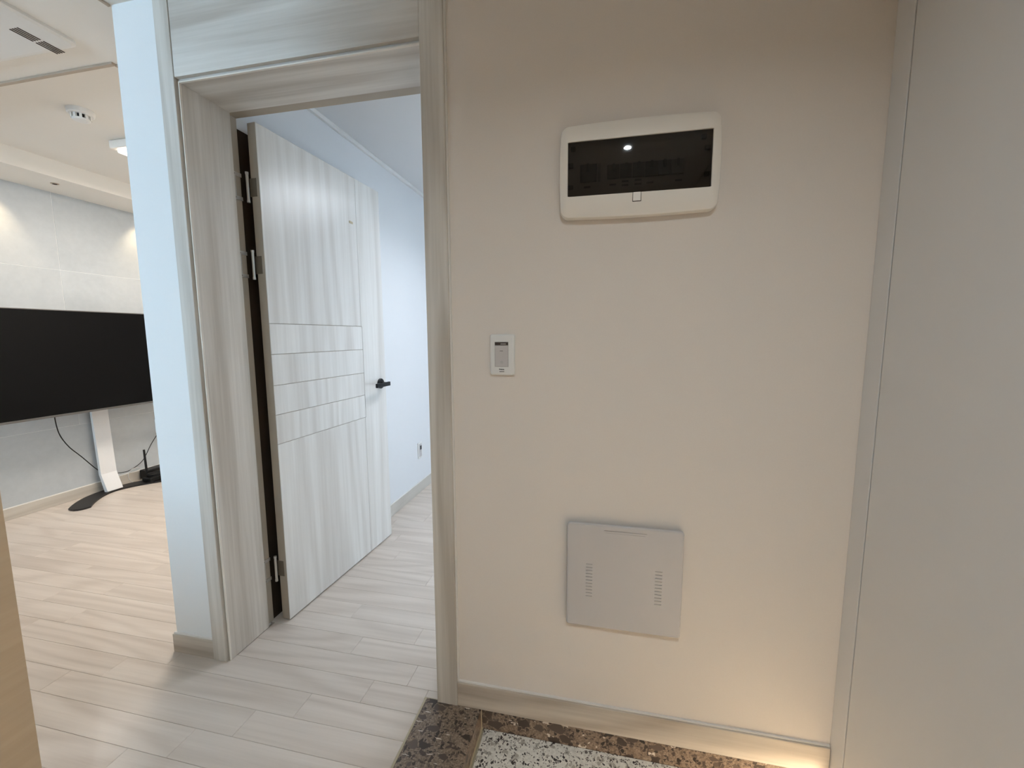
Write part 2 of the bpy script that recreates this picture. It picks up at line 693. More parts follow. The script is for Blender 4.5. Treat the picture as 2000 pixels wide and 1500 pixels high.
def proj(p):
    q = [sum(r[i] * (p[i] - CAM[i]) for i in range(3)) for r in (R0, R1, R2)]
    if q[2] < 0.05:
        return None
    return 1000 + 818.9 * q[0] / q[2], 750 + 818.9 * q[1] / q[2]


planks = []
for i in range(-32, 40):
    y0 = 0.849 + i * PITCH
    y1 = y0 + PITCH
    yc = (y0 + y1) / 2
    if y0 < -2.0 or y1 > 4.3:
        continue
    sh = SHIFT.get(i, rnd.uniform(-0.8, 0))
    if yc < 1.20:
        spans = [(XW, -0.565, y0, y1)]
        if y1 > 1.20:
            spans.append((-0.565, -0.517, 1.198, y1))
    elif yc < 1.42:
        spans = [(XW, -1.598, y0, y1), (-1.3515, -0.517, y0, y1)]
    else:
        spans = [(XW, -1.598, y0, y1), (-1.385, 1.6, y0, y1)]
    for rx0, rx1, a0, a1 in spans:
        x = sh + math.floor((rx0 - sh) / PLEN) * PLEN
        while x < rx1:
            b0, b1 = max(x, rx0), min(x + PLEN, rx1)
            if b1 - b0 > 0.006:
                planks.append((b0, b1, a0, a1))
            x += PLEN


def plank_seen(p):
    for fx in (0, 0.25, 0.5, 0.75, 1):
        for fy in (0, 1):
            x, y = p[0] + (p[1] - p[0]) * fx, p[2] + (p[3] - p[2]) * fy
            uv = proj((x, y, 0))
            if not uv or not (0 <= uv[0] <= 2000 and 0 <= uv[1] <= 1500):
                continue
            # hidden by the partition end, the front wall or the near left wall
            if y > YA and x < -1.6 and x / y > -1.62 / 1.2:
                continue
            if y > YA and x >= -1.6 and not (-1.36 / 1.2 < x / y < -0.45 / 1.2):
                continue
            if y < 0.45 and x < -0.93:
                continue
            return True
    return False


seen, rest = [], []
for p in planks:
    (seen if plank_seen(p) else rest).append(p)
seen.sort(key=lambda p: ((p[0] + p[1]) / 2) ** 2 + ((p[2] + p[3]) / 2) ** 2)
rest += seen[290:]
seen = seen[:290]
for p in seen:
    o = link('plank', plank_mesh(*p), None, floor, ((p[0] + p[1]) / 2, (p[2] + p[3]) / 2, 0))
bm = bmesh.new()
for p in rest:
    g = 0.0006
    vs = [bm.verts.new((x, y, 0)) for x, y in ((p[0] + g, p[2] + g), (p[1] - g, p[2] + g), (p[1] - g, p[3] - g), (p[0] + g, p[3] - g))]
    ws = [bm.verts.new((v.co.x, v.co.y, -0.012)) for v in vs]
    bm.faces.new(vs)
    for i in range(4):
        bm.faces.new((vs[i], ws[i], ws[(i + 1) % 4], vs[(i + 1) % 4]))
tag(link('distant_planks', to_mesh(bm, 'distant_planks'), M['plank'], floor), kind='stuff')

# ---- entry floor, one step lower
ZE = -0.065
floor_e = tag(box('floor_1', (-0.366, -1.6, -0.2), (1.05, YA, ZE - 0.010), M['grout']), 'sunken entry floor of pale speckled tiles', None, None, 'structure')
tx = [-0.356, 0.244, 0.844, 1.05]
ty = [1.190, 0.590, -0.010, -0.610, -1.21, -1.6]
for i in range(3):
    for j in range(5):
        box('tile', (tx[i] + 0.001, ty[j + 1] + 0.001, ZE - 0.010), (tx[i + 1] - 0.001, ty[j] - 0.001, ZE), M['speckle'], floor_e, 0.0008, 1)

# sill of dark stone between the wood floor and the entry, with its sealant lines
sill = tag(empty('trim_1', (-0.46, -0.2, ZE)), 'dark brown stone threshold slab between wood floor and entry', None, None, 'structure')
box('slab', (-0.558, -1.6, ZE - 0.01), (-0.366, 1.196, 0.0015), M['stone'], sill, 0.0015, 1)
box('sealant', (-0.5645, -1.6, -0.012), (-0.558, 1.196, 0.001), M['brass'], sill)
box('sealant', (-0.566, 1.190, -0.012), (-0.517, 1.197, 0.0012), M['brass'], sill)
box('joint', (-0.366, -1.6, ZE - 0.002), (-0.361, 1.192, ZE + 0.0008), M['brass'], sill)
# stone skirting under the front wall of the entry
skirt = tag(empty('trim_2', (0.3, YA, ZE)), 'dark brown stone skirting below the entry baseboard', None, None, 'structure')
box('slab', (-0.3655, 1.190, ZE - 0.01), (1.05, 1.205, -0.0005), M['stone'], skirt)
box('corner_joint', (-0.366, 1.1885, ZE), (-0.3635, 1.1905, 0.0005), M['grout'], skirt)

# ---- walls
def wall(name, lst, mat, label):
    return tag(boxes(name, lst, mat), label, None, None, 'structure')


wall('wall_front', [((-0.452, YA, -0.2), (1.05, 1.42, CEIL)), ((-1.37, YA + 0.01, 2.05), (-0.452, 1.42, CEIL))], M['paper'],
     'beige papered wall holding breaker box, switch and cover plate')
wall('wall_middle', [((-1.598, YA, -0.2), (-1.372, 1.43, CEIL + 0.1)), ((-1.598, 1.43, -0.2), (-1.40, 4.4, CEIL + 0.1))], M['paper_white'],
     'white papered wall end left of the wooden door frame')
wall('wall_bedroom_left', [((-1.40, 1.43, -0.2), (-1.385, 4.4, CEIL + 0.1))], M['paper_bed'], 'pale wall of the bedroom behind the open door')
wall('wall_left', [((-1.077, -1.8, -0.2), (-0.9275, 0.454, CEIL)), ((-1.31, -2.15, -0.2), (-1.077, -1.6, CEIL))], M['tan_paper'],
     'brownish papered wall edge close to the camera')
wall('wall_light_block', [((-3.3, -0.42, -0.2), (-1.077, -0.30, 0.96))], M['paper_white'], 'added low wall behind the camera, unseen, blocking low window light')  # unseen, added to shade the foot of the wall end and the floor
tvw = wall('wall_television', [((XW - 0.15, -2.15, -0.2), (XW - 0.0012, 4.6, 2.6))], M['seam'], 'grey stone-look panelled wall behind the television')
wall('wall_living_far', [((XW - 0.15, 4.4, -0.2), (-1.385, 4.6, 2.6))], M['paper_white'], 'far white wall of the living room')
wall('wall_living_near', [((XW - 0.15, -2.15, -0.2), (-3.80, -2.0, 2.6)), ((-1.50, -2.15, -0.2), (-1.16, -2.0, 2.6)),
                          ((-3.80, -2.15, -0.2), (-1.50, -2.0, 1.2)), ((-3.80, -2.15, 2.2), (-1.50, -2.0, 2.6))], M['paper_white'], 'white wall with the living room window')
wall('wall_bedroom_far', [((-1.385, 4.25, -0.2), (1.8, 4.4, 2.5))], M['paper_bed'], 'far white wall of the bedroom')
wall('wall_bedroom_right', [((1.6, 1.42, -0.2), (1.8, 4.25, 2.5))], M['paper_bed'], 'right white wall of the bedroom')
wall('wall_right', [((1.05, -1.8, -0.2), (1.2, 1.42, CEIL))], M['paper'], 'papered wall behind the shoe cabinet')
wall('wall_entry_near', [((-0.93, -1.8, -0.2), (1.05, -1.6, CEIL))], M['paper'], 'papered wall behind the camera')


def window(name, x0, x1, z0, z1, y0, y1, n, label):
    r = tag(empty(name, ((x0 + x1) / 2, (y0 + y1) / 2, z0)), label, None, None, 'structure')
    f = 0.05
    boxes('window_frame', [((x0, y0, z0), (x0 + f, y1, z1)), ((x1 - f, y0, z0), (x1, y1, z1)), ((x0 + f, y0, z0), (x1 - f, y1, z0 + f)), ((x0 + f, y0, z1 - f), (x1 - f, y1, z1))], M['white_pl'], r)
    ym = (y0 + y1) / 2
    step = (x1 - x0 - 2 * f) / n
    for k in range(n):
        a = x0 + f + k * step
        if k:
            box('mullion', (a - 0.02, y0 + 0.01, z0 + f), (a + 0.02, y1 - 0.01, z1 - f), M['white_pl'], r)
        box('pane', (a + (0.02 if k else 0), ym - 0.003, z0 + f), (a + step - (0.02 if k < n - 1 else 0), ym + 0.003, z1 - f), M['glass'], r)


window('window_1', -3.80, -1.50, 1.2, 2.2, -2.12, -2.05, 2, 'wide living room window')

# panels of the television wall
zs = [0.0, 0.560, 1.706, 2.40]
ys = [-2.0, -1.23, -0.03, 1.17, 2.37, 3.57, 4.4]
ys2 = [-2.0, -0.65, 0.55, 1.75, 2.95, 4.4]
for j in range(3):
    yy = ys if j else ys2
    for i in range(len(yy) - 1):
        box('panel', (XW - 0.010, yy[i] + 0.0013, zs[j] + 0.0013), (XW, yy[i + 1] - 0.0013, zs[j + 1] - 0.0013), M['tvwall'], tvw, 0.0008, 1)

# ---- ceilings
wall('ceiling', [((-1.602, -1.8, CEIL), (1.2, YA, CEIL + 0.1)),
                 ((XW, -2.15, CEIL), (-1.602, 1.4295, CEIL + 0.1)), ((-1.922, 1.4295, CEIL), (-1.598, 4.4, CEIL + 0.1)),
                 ((-1.602, -2.15, CEIL), (-1.16, -1.6, CEIL + 0.1))], M['ceiling'], 'smooth beige lower ceiling')
wall('ceiling_1', [((XW, 1.40, 2.36), (-1.90, 4.4, 2.5))], M['ceiling'], 'raised central ceiling field of the living room')
wall('ceiling_2', [((XW, 1.4295, 2.25), (-3.50, 4.4, 2.36))], M['ceiling'], 'dropped ceiling ledge along the television wall')
wall('ceiling_3', [((-1.385, 1.42, CEIL), (1.6, 4.25, CEIL + 0.15))], M['paper_bed'], 'white bedroom ceiling')
tr = tag(empty('trim_3', (-2.5, 1.43, CEIL)), 'thin tan edging of the raised ceiling field', None, None, 'structure')
box('moulding', (-3.50, 1.421, CEIL - 0.008), (-1.922, 1.437, CEIL + 0.01), M['coffer_trim'], tr, 0.002)
box('moulding', (-1.930, 1.437, CEIL - 0.008), (-1.914, 4.4, CEIL + 0.01), M['coffer_trim'], tr, 0.002)
tr4 = tag(box('trim_4', (-1.609, -1.6, CEIL - 0.006), (-1.600, 1.198, CEIL), M['coffer_trim']), 'thin brown edge line across the upper ceiling', None, None, 'structure')
# bedroom cornice
tag(box('trim_5', (-1.385, 1.43, 2.278), (-1.367, 4.25, CEIL), M['white_pl'], None, 0.003), 'slim white cornice along the bedroom ceiling', None, None, 'structure')

# ---- baseboards
b1 = tag(empty('baseboard_front', (0.1, YA, 0)), 'ash baseboard under the beige entry wall', None, None, 'structure')
box('board', (-0.4465, 1.189, 0.0), (0.6345, 1.2005, 0.083), M['base_cool'], b1, 0.002)
box('caulk_line', (-0.4465, 1.194, 0.083), (0.6345, 1.2005, 0.0875), M['caulk'], b1)
b2 = tag(empty('baseboard_middle', (-1.5, YA, 0)), 'short ash baseboard wrapping the white wall end', None, None, 'structure')
boxes('board', [((-1.608, 1.189, 0.0), (-1.4185, 1.2005, 0.074))], M['base_cool'], b2, 0.0015)
boxes('board', [((-1.608, 1.2005, 0.0), (-1.5975, 4.4, 0.074))], M['base_y'], b2, 0.0015)
box('caulk_line', (-1.604, 1.193, 0.074), (-1.4185, 1.2005, 0.080), M['caulk'], b2)
b3 = tag(empty('baseboard_television', (XW, 1, 0)), 'grey ash baseboard along the television wall', None, None, 'structure')
box('board', (XW, -2.0, 0.0), (XW + 0.011, 4.4, 0.078), M['base_y'], b3, 0.002)
box('caulk_line', (XW, -2.0, 0.078), (XW + 0.006, 4.4, 0.083), M['caulk'], b3)
b4 = tag(empty('baseboard_bedroom', (-1.38, 2.8, 0)), 'ash baseboard along the white bedroom wall', None, None, 'structure')
box('board', (-1.385, 1.44, 0.0), (-1.375, 4.25, 0.078), M['base_y'], b4, 0.002)
box('caulk_line', (-1.385, 1.44, 0.078), (-1.379, 4.25, 0.082), M['caulk'], b4)

# ---- door frame
XL, XR = -1.352, -0.517     # clear opening
ZH = 2.031
df = tag(empty('door_2', ((XL + XR) / 2, YA, 0)), 'pale ash door frame with tall side casings and a panel above', None, None, 'structure')
box('casing', (-1.4185, 1.187, 0.0), (-1.3615, YA + 0.02, CEIL - 0.001), M['ash_z'], df, 0.0015)
box('casing', (XR, 1.187, 0.0), (-0.4465, YA + 0.02, CEIL - 0.001), M['ash_z'], df, 0.0015)
box('transom_panel', (-1.3595, 1.1885, 2.0445), (XR - 0.0005, YA + 0.012, CEIL - 0.001), M['ash_x'], df, 0.001)
box('groove_back', (-1.3620, 1.214, 0.0), (-1.3545, 1.222, ZH + 0.005), M['groove'], df)
box('groove_back', (-1.3620, 1.214, ZH + 0.005), (XR, 1.222, 2.046), M['groove'], df)
box('caulk_line', (-0.4465, 1.1935, 0.088), (-0.4415, YA + 0.002, CEIL - 0.001), M['caulk'], df)
# liners, front lips and the stepped stop
box('jamb', (-1.372, 1.203, 0.0), (XL, 1.385, ZH + 0.02), M['ash_z'], df, 0.0008)
box('jamb', (XR, 1.2205, 0.0), (XR + 0.065, 1.385, ZH + 0.02), M['ash_z'], df, 0.0008)
box('head', (XL, 1.203, ZH), (XR, 1.385, ZH + 0.022), M['ash_x'], df, 0.0008)
box('bead', (-1.3560, 1.196, 0.0), (XL, 1.2035, ZH + 0.0045), M['bead'], df, 0.001)
box('bead', (XL, 1.196, ZH), (XR, 1.2035, ZH + 0.0045), M['bead'], df, 0.001)
box('rebate', (-1.385, 1.385, 0.0), (-1.368, 1.428, ZH + 0.03), M['edge_band'], df)
box('rebate', (XR + 0.016, 1.385, 0.0), (XR + 0.065, 1.428, ZH + 0.03), M['edge_band'], df)
box('rebate', (-1.368, 1.385, ZH + 0.002), (XR + 0.016, 1.428, ZH + 0.03), M['edge_band'], df)

box('gap_shade_strip', (-1.3852, 1.428, 0.0), (-1.3735, 1.60, 2.0), M['gap_shade'], df)  # dark strip painted as the unlit gap between door leaf and bedroom wall

# ---- door leaf, swung open into the bedroom
A = Vector((-1.293, 1.4375))
B = Vector((-1.248, 2.246))
ang = math.atan2(B.y - A.y, B.x - A.x)
leaf = tag(empty('door_1', (A.x, A.y, 0.0), ang), 'open pale ash bedroom door with routed lines and black lever', None, None, 'structure')
ZB, ZT, LW = 0.006, 2.018, 0.810
box('core', (0, 0.003, ZB), (LW, 0.039, ZT), M['edge_band'], leaf, 0.0, local=True)
g = 0.0010


def leaf_panel(s0, s1, z0, z1):
    return box('panel', (s0, 0, z0), (s1, 0.0031, z1), M['ash_door'], leaf, 0.0012, 1, local=True)


leaf_panel(0.0, 0.596 - g / 2, 1.268 + g, ZT)
zz = [1.268, 1.145, 1.019, 0.898, 0.776]
for a, b in zip(zz[:-1], zz[1:]):
    leaf_panel(0.0, 0.6035 - g, b + g, a - g)
leaf_panel(0.0, 0.596 - g / 2, ZB, 0.776 - g)
a0, a1, zt, zb_ = 0.596 + g / 2, 0.6035 + g, 1.268 + g * 0.6, 0.776 - g * 0.6
pts = [(a0, ZB), (LW, ZB), (LW, ZT), (a0, ZT), (a0, zt), (a1, zt), (a1, zb_), (a0, zb_)]
bm = bmesh.new()
fr = [bm.verts.new((x, 0.0, z)) for x, z in pts]
bk = [bm.verts.new((x, 0.0031, z)) for x, z in pts]
for k in range(8):
    bm.faces.new((fr[k], fr[(k + 1) % 8], bk[(k + 1) % 8], bk[k]))
bm.faces.new(fr)
bm.faces.new(bk[::-1])
bmesh.ops.bevel(bm, geom=[e for e in bm.edges if e.verts[0].co.y == 0 and e.verts[1].co.y == 0], offset=0.0008, segments=1, affect='EDGES')
link('stile', to_mesh(bm, 'stile'), M['ash_door'], leaf)
# lever handle
hd = tag(link('door_handle', None, None, leaf, (0.752, 0, 0.945)), 'matt black lever handle on a round rose')
bm = bmesh.new()
lathe(bm, [(0.0290, 0.0), (0.0290, -0.008), (0.027, -0.010)], 'y', 32)
link('rose', to_mesh(bm, 'rose'), M['black_pl'], hd)
bm = bmesh.new()
lathe(bm, [(0.0105, -0.009), (0.0095, -0.048)], 'y', 20)
link('neck', to_mesh(bm, 'neck'), M['black_pl'], hd)
box('lever', (-0.118, -0.060, -0.0115), (0.013, -0.047, 0.0115), M['black_pl'], hd, 0.002, 2, local=True)
# three hinges
for z in (1.785, 1.495, 0.235):
    h = tag(link('hinge', None, None, leaf, (0.0, 0.0, z)), 'steel butt hinge')
    # knuckle stands in the gap between frame and leaf (leaf-local: y points to the wall)
    bm = bmesh.new()
    tube_bm(bm, [(-0.008, 0.0485, -0.052), (-0.008, 0.0485, 0.052)], 0.0052, 12)
    for zz_ in (-0.052, 0.052):
        tube_bm(bm, [(-0.008, 0.0485, zz_ - 0.004), (-0.008, 0.0485, zz_ + 0.004)], 0.0062, 12)
    link('knuckle', to_mesh(bm, 'knuckle'), M['steel'], h)
    box('leaf_plate', (-0.0012, 0.014, -0.034), (0.0005, 0.046, 0.034), M['steel_dull'], h, 0.0004, 1, local=True)
    # plate let into the rebate of the frame: an open bracket
    fp = boxes('frame_plate', [((-0.050, 0.0705, -0.050), (-0.012, 0.0722, -0.036)), ((-0.050, 0.0705, 0.036), (-0.012, 0.0722, 0.050)),
                               ((-0.050, 0.0705, -0.036), (-0.038, 0.0722, 0.036))], M['steel'], h, 0.0004, local=True)
    bm = bmesh.new()
    for sz in (-0.043, 0.043):
        lathe(bm, [(0.0032, 0.0705), (0.0028, 0.0695)], 'y', 10, at=(-0.044, 0, sz))
    link('screw', to_mesh(bm, 'screw'), M['steel_dull'], h)
# tape scrap
tp = box('tape_scrap', (-1.2635, 1.9725, 1.784), (-1.2615, 2.012, 1.796), M['tape'], None, 0.0004, 1)
tag(tp, 'small tan scrap of tape high on the open bedroom door', 'tape')

# =================================================================== THINGS ON THE FRONT WALL
# ---- breaker box
bx = empty('breaker_box', (0.0777, YA, 1.531), label='ivory breaker box with smoked flap on the beige wall', cat='breaker box')
W0, H0 = 0.3860, 0.2265
cx, cz = 0.0, H0 / 2
wx0, wx1, wz0, wz1 = -0.1773, 0.1773, 0.0500, 0.1870


def lp(w, h, r, y, bul):
    return [(x + cx, y, z + cz) for x, z in rrect(w, h, r, 6, bul)]


def win_loop(y, inset, n_ref):
    # rectangle sampled in step with the outer outline
    out = []
    for x, z in n_ref:
        u, v = x / (W0 / 2), z / (H0 / 2)
        m = max(abs(u), abs(v), 1e-6)
        u, v = u / m, v / m
        xx = (wx0 + wx1) / 2 + u * ((wx1 - wx0) / 2 + inset)
        zz2 = (wz0 + wz1) / 2 + v * ((wz1 - wz0) / 2 + inset)
        out.append((xx, y, zz2))
    return out


ref = rrect(W0, H0, 0.016, 6, 0.0)
# put the four corner samples exactly on the diagonal
loops = [lp(W0 + 0.004, H0 + 0.004, 0.018, -0.0005, 0.004), lp(W0 + 0.006, H0 + 0.006, 0.019, -0.016, 0.005), lp(W0 + 0.001, H0 + 0.001, 0.018, -0.0245, 0.005),
         lp(W0 - 0.012, H0 - 0.012, 0.015, -0.0288, 0.005), win_loop(-0.0312, 0.0006, ref), win_loop(-0.0303, 0.0, ref), win_loop(-0.0215, 0.0, ref)]
bm = bmesh.new()
loft(bm, loops, False, False)
me = to_mesh(bm, 'cover')
cover = link('cover', me, M['ivory'], bx)
for p in me.polygons:
    p.use_smooth = True
md = cover.modifiers.new('edges', 'EDGE_SPLIT')
md.split_angle = math.radians(40)
box('flap', (wx0 + 0.0008, -0.0285, wz0 + 0.0008), (wx1 - 0.0008, -0.0265, wz1 - 0.0008), M['smoke_glass'], bx, 0.0, local=True)
box('inner_plate', (wx0 - 0.006, -0.0075, wz0 - 0.006), (wx1 + 0.006, -0.0055, wz1 + 0.006), M['white_pl'], bx, 0.0, local=True)


def breaker(x0, x1, z0, z1, lever_x):
    b = link('breaker', None, None, bx, ((x0 + x1) / 2, -0.0075, z0))
    w2, hh = (x1 - x0) / 2 - 0.0006, z1 - z0
    box('case', (-w2, -0.0065, 0), (w2, 0.0, hh), M['breaker'], b, 0.0006, 1, local=True)
    lx = lever_x - (x0 + x1) / 2
    box('toggle', (lx - 0.003, -0.0125, hh * 0.52), (lx + 0.003, -0.0065, hh * 1.0), M['black_pl'], b, 0.0008, 1, local=True)
    return b


breaker(-0.146, -0.102, 0.0905, 0.1350, -0.126)
box('spacer', (-0.0995, -0.0120, 0.0905), (-0.0925, -0.0075, 0.1350), M['grey_pl'], bx, 0.0005, 1, local=True)
for k in range(6):
    x0 = -0.0755 + k * 0.0318
    breaker(x0, x0 + 0.0318, 0.0935, 0.1290, x0 + 0.0165)
for x0, z0 in ((-0.1355, 0.0765), (-0.0690, 0.0780), (-0.0375, 0.0840), (-0.0375, 0.0745), (-0.0045, 0.0850), (-0.0045, 0.0750), (0.0250, 0.0760), (0.0950, 0.0765)):
    box('label_strip', (x0, -0.0082, z0), (x0 + 0.017, -0.0075, z0 + 0.0046), M['dark_pl'], bx, 0.0, local=True)
for x0, z0 in ((-0.171, 0.1715), (0.153, 0.1715), (-0.1765, 0.1300), (0.163, 0.1440), (-0.1765, 0.0740), (0.163, 0.0820)):
    box('clip', (x0, -0.0180, z0), (x0 + 0.0125, -0.0075, z0 + 0.0095), M['black_pl'], bx, 0.0008, 1, local=True)
lt = box('latch_surround', (-0.0105, -0.0316, 0.0268), (0.0112, -0.0290, 0.0500), M['dark_pl'], bx, 0.0006, 1, local=True)
box('latch_tab', (-0.0092, -0.0324, 0.0282), (0.0098, -0.0300, 0.0500), M['ivory'], bx, 0.0008, 1, local=True)

# ---- key switch
sw = empty('wall_switch', (-0.2862, YA, 1.1015), label='small white switch plate with dark slot between door frame and breaker box', cat='switch')
bm = bmesh.new()
rr = lambda w_, h_, r_, y_: [(x, y_, z + 0.0592) for x, z in rrect(w_, h_, r_, 6, 0.0)]
loft(bm, [rr(0.0730, 0.1185, 0.006, 0.0), rr(0.0730, 0.1185, 0.006, -0.008), rr(0.0690, 0.1145, 0.006, -0.0108), rr(0.0600, 0.1060, 0.004, -0.0118)], True, True)
link('plate', to_mesh(bm, 'plate'), M['white_pl'], sw)
box('recess', (-0.0222, -0.0121, 0.0240), (0.0192, -0.0110, 0.0968), M['grey_pl'], sw, 0.0003, 1, local=True)
box('button', (-0.0208, -0.0132, 0.0246), (0.0180, -0.0118, 0.0858), M['lav_pl'], sw, 0.0008, 1, local=True)
box('slot', (-0.0212, -0.0128, 0.0868), (0.0184, -0.0119, 0.0958), M['dark_pl'], sw, 0.0003, 1, local=True)
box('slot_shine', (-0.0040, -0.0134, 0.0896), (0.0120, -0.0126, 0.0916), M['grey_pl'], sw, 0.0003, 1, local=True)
box('mark', (-0.0062, -0.0135, 0.0700), (0.0030, -0.0131, 0.0712), M['dark_pl'], sw, local=True)
bm = bmesh.new()
lathe(bm, [(0.0042, -0.0131), (0.0036, -0.0138)], 'y', 16, at=(-0.001, 0, 0.0375))
link('indicator', to_mesh(bm, 'indicator'), M['grey_pl'], sw)
bm = bmesh.new()
x = -0.0085
for wd, hh in ((0.0018, 0.0040), (0.0007, 0.0030), (0.0024, 0.0030), (0.0022, 0.0028), (0.0020, 0.0029), (0.0018, 0.0028)):
    add_box(bm, (x, -0.0123, 0.0150), (x + wd, -0.0117, 0.0150 + hh))
    x += wd + 0.0007
link('lettering', to_mesh(bm, 'lettering'), M['black_pl'], sw)
bm = bmesh.new()
x = -0.0078
for wd, hh in ((0.0018, 0.0026), (0.0018, 0.0022), (0.0016, 0.0026), (0.0022, 0.0022), (0.0016, 0.0022), (0.0018, 0.0024)):
    add_box(bm, (x, -0.0123, 0.0090), (x + wd, -0.0117, 0.0090 + hh))
    x += wd + 0.0006
link('lettering', to_mesh(bm, 'lettering'), M['breaker'], sw)

# ---- communications cover
cm = empty('cover_plate', (0.0700, YA, 0.3525), label='square grey-white cover plate with two slot vents low on the beige wall', cat='cover plate')
PW, PH = 0.3235, 0.3200
holes = []
for k in range(11):
    z = 0.0925 + k * 0.0099
    holes.append((-0.1055, -0.0870, z, z + 0.0024))
    holes.append((0.0880, 0.1070, z - 0.001, z + 0.0014))
holes.append((-0.0560, 0.0620, 0.2990, 0.3005))
holes.append((-0.0520, 0.0580, 0.2925, 0.2932))
pl = punched('plate', PW - 0.010, PH - 0.010, 0.0, holes, 0.0022, M['lav_pl'], cm, (0, -0.0200, 0.005))
bm = bmesh.new()
rc = lambda w_, h_, r_, y_: [(x, y_, z + PH / 2) for x, z in rrect(w_, h_, r_, 5, 0.0)]
loft(bm, [rc(PW - 0.006, PH - 0.006, 0.009, -0.0105), rc(PW, PH, 0.009, -0.0105), rc(PW, PH, 0.009, -0.0165), rc(PW - 0.004, PH - 0.004, 0.008, -0.0192), rc(PW - 0.011, PH - 0.011, 0.0012, -0.0200)], False, False)
link('rim', to_mesh(bm, 'rim'), M['lav_pl'], cm)
box('back_box', (-PW / 2 + 0.012, -0.0150, 0.008), (PW / 2 - 0.012, 0.0, PH - 0.012), M['ivory'], cm, 0.002, local=True)
bm = bmesh.new()
for q in holes[:-2]:
    add_box(bm, (q[0] + 0.0003, -0.0180, q[2] + 0.0003), (q[1] - 0.0003, -0.01785, q[3] - 0.0003))
tag(link('vent_slots', to_mesh(bm, 'vent_slots'), M['dark_pl'], cm), 'dark vent slots', kind='stuff')

# ---- shoe cabinet
sc = empty('shoe_cabinet', (0.82, 0.2, 0.0), label='tall white shoe cabinet with flush doors along the right side', cat='cabinet')
XC = 0.636
box('side_filler', (XC, 1.1375, ZE + 0.0005), (XC + 0.02, YA - 0.0005, CEIL - 0.002), M['cabinet'], sc, 0.001)
box('carcass', (XC + 0.0195, -1.5, 0.062), (1.045, 1.1990, CEIL - 0.003), M['cab_gap'], sc)
yd = [1.1345, 0.665, 0.195, -0.275, -0.745, -1.215]
for a, b in zip(yd[:-1], yd[1:]):
    box('cabinet_door', (XC, b + 0.0015, 0.058), (XC + 0.019, a - 0.0015, CEIL - 0.02), M['cabinet'], sc, 0.001)
box('led_strip', (0.708, -0.75, 0.0535), (0.722, 1.05, 0.0615), M['led'], sc)

# ---- entry lamp over the camera
def round_lamp(name, loc, r, mat, label, cat):
    o = empty(name, loc, label=label, cat=cat)
    bm = bmesh.new()
    lathe(bm, [(r * 0.80, -0.010), (r * 0.92, -0.012), (r, -0.006), (r, 0.0)], 'z', 32)
    link('lamp_ring', to_mesh(bm, 'lamp_ring', False), M['white_pl'], o)
    bm = bmesh.new()
    lathe(bm, [(r * 0.74, -0.0135), (r * 0.78, -0.0105)], 'z', 32)
    link('diffuser', to_mesh(bm, 'diffuser'), mat, o)
    return o


round_lamp('ceiling_lamp', (0.117, -0.287, CEIL), 0.021, M['bulb'], 'small round entry lamp on the ceiling', 'lamp')
round_lamp('downlight', (-1.78, 1.95, CEIL), 0.045, M['bulb'], 'small round downlight beside the raised ceiling field', 'downlight')

# =================================================================== BEDROOM
ol = empty('wall_outlet', (-1.385, 2.970, 0.268), label='white wall outlet with black socket on the bedroom wall', cat='outlet')
box('plate', (0.0, -0.036, 0.0), (0.008, 0.036, 0.124), M['white_pl'], ol, 0.003, 2, local=True)
box('insert', (0.008, -0.024, 0.012), (0.0095, 0.024, 0.112), M['lav_pl'], ol, 0.001, 1, local=True)
box('socket', (0.0095, -0.008, 0.066), (0.0115, 0.018, 0.098), M['black_pl'], ol, 0.001, 1, local=True)
bm = bmesh.new()
lathe(bm, [(0.006, 0.0095), (0.005, 0.0115)], 'x', 14, at=(0, 0.004, 0.054))
link('jack', to_mesh(bm, 'jack'), M['grey_pl'], ol)
bl = empty('bedroom_lamp', (-0.25, 2.65, CEIL), label='square white bedroom ceiling lamp', cat='lamp')
box('housing', (-0.31, -0.31, -0.06), (0.31, 0.31, 0.0), M['white_pl'], bl, 0.01, local=True)
box('diffuser', (-0.28, -0.28, -0.068), (0.28, 0.28, -0.06), M['lamp_w'], bl, 0.003, local=True)

# =================================================================== LIVING ROOM
# ---- television
tv = empty('television', (-3.66, 2.42, 0.683), label='large black flat television with thin silver frame', cat='television')
TY0, TY1, TZ0, TZ1, TX = 1.765, 3.075, 0.683, 1.404, -3.600
box('body', (TX - 0.055, TY0 + 0.01, TZ0 + 0.01), (TX - 0.012, TY1 - 0.01, TZ1 - 0.01), M['black_pl'], tv, 0.008)
boxes('bezel', [((TX - 0.03, TY0, TZ0), (TX, TY1, TZ0 + 0.014)), ((TX - 0.03, TY0, TZ1 - 0.007), (TX, TY1, TZ1)),
                ((TX - 0.03, TY0, TZ0 + 0.014), (TX, TY0 + 0.007, TZ1 - 0.007)), ((TX - 0.03, TY1 - 0.007, TZ0 + 0.014), (TX, TY1, TZ1 - 0.007))], M['silver'], tv, 0.0015)
box('screen', (TX - 0.014, TY0 + 0.007, TZ0 + 0.014), (TX - 0.003, TY1 - 0.007, TZ1 - 0.007), M['screen'], tv)

# ---- television stand
ts = empty('television_stand', (-3.80, 2.475, 0.0), label='white post stand on a black crescent base below the television', cat='stand')
poly = []
for k in range(25):     # back arc
    u = -1 + 2 * k / 24
    poly.append((-0.052 + 0.172 * (abs(u) ** 2.2), u * 0.354))
front = []
for k in range(21):
    u = -1 + 2 * k / 20
    front.append((0.038 + 0.185 * (abs(u) ** 1.7), u * 0.285))
poly = [(x, y) for x, y in poly]
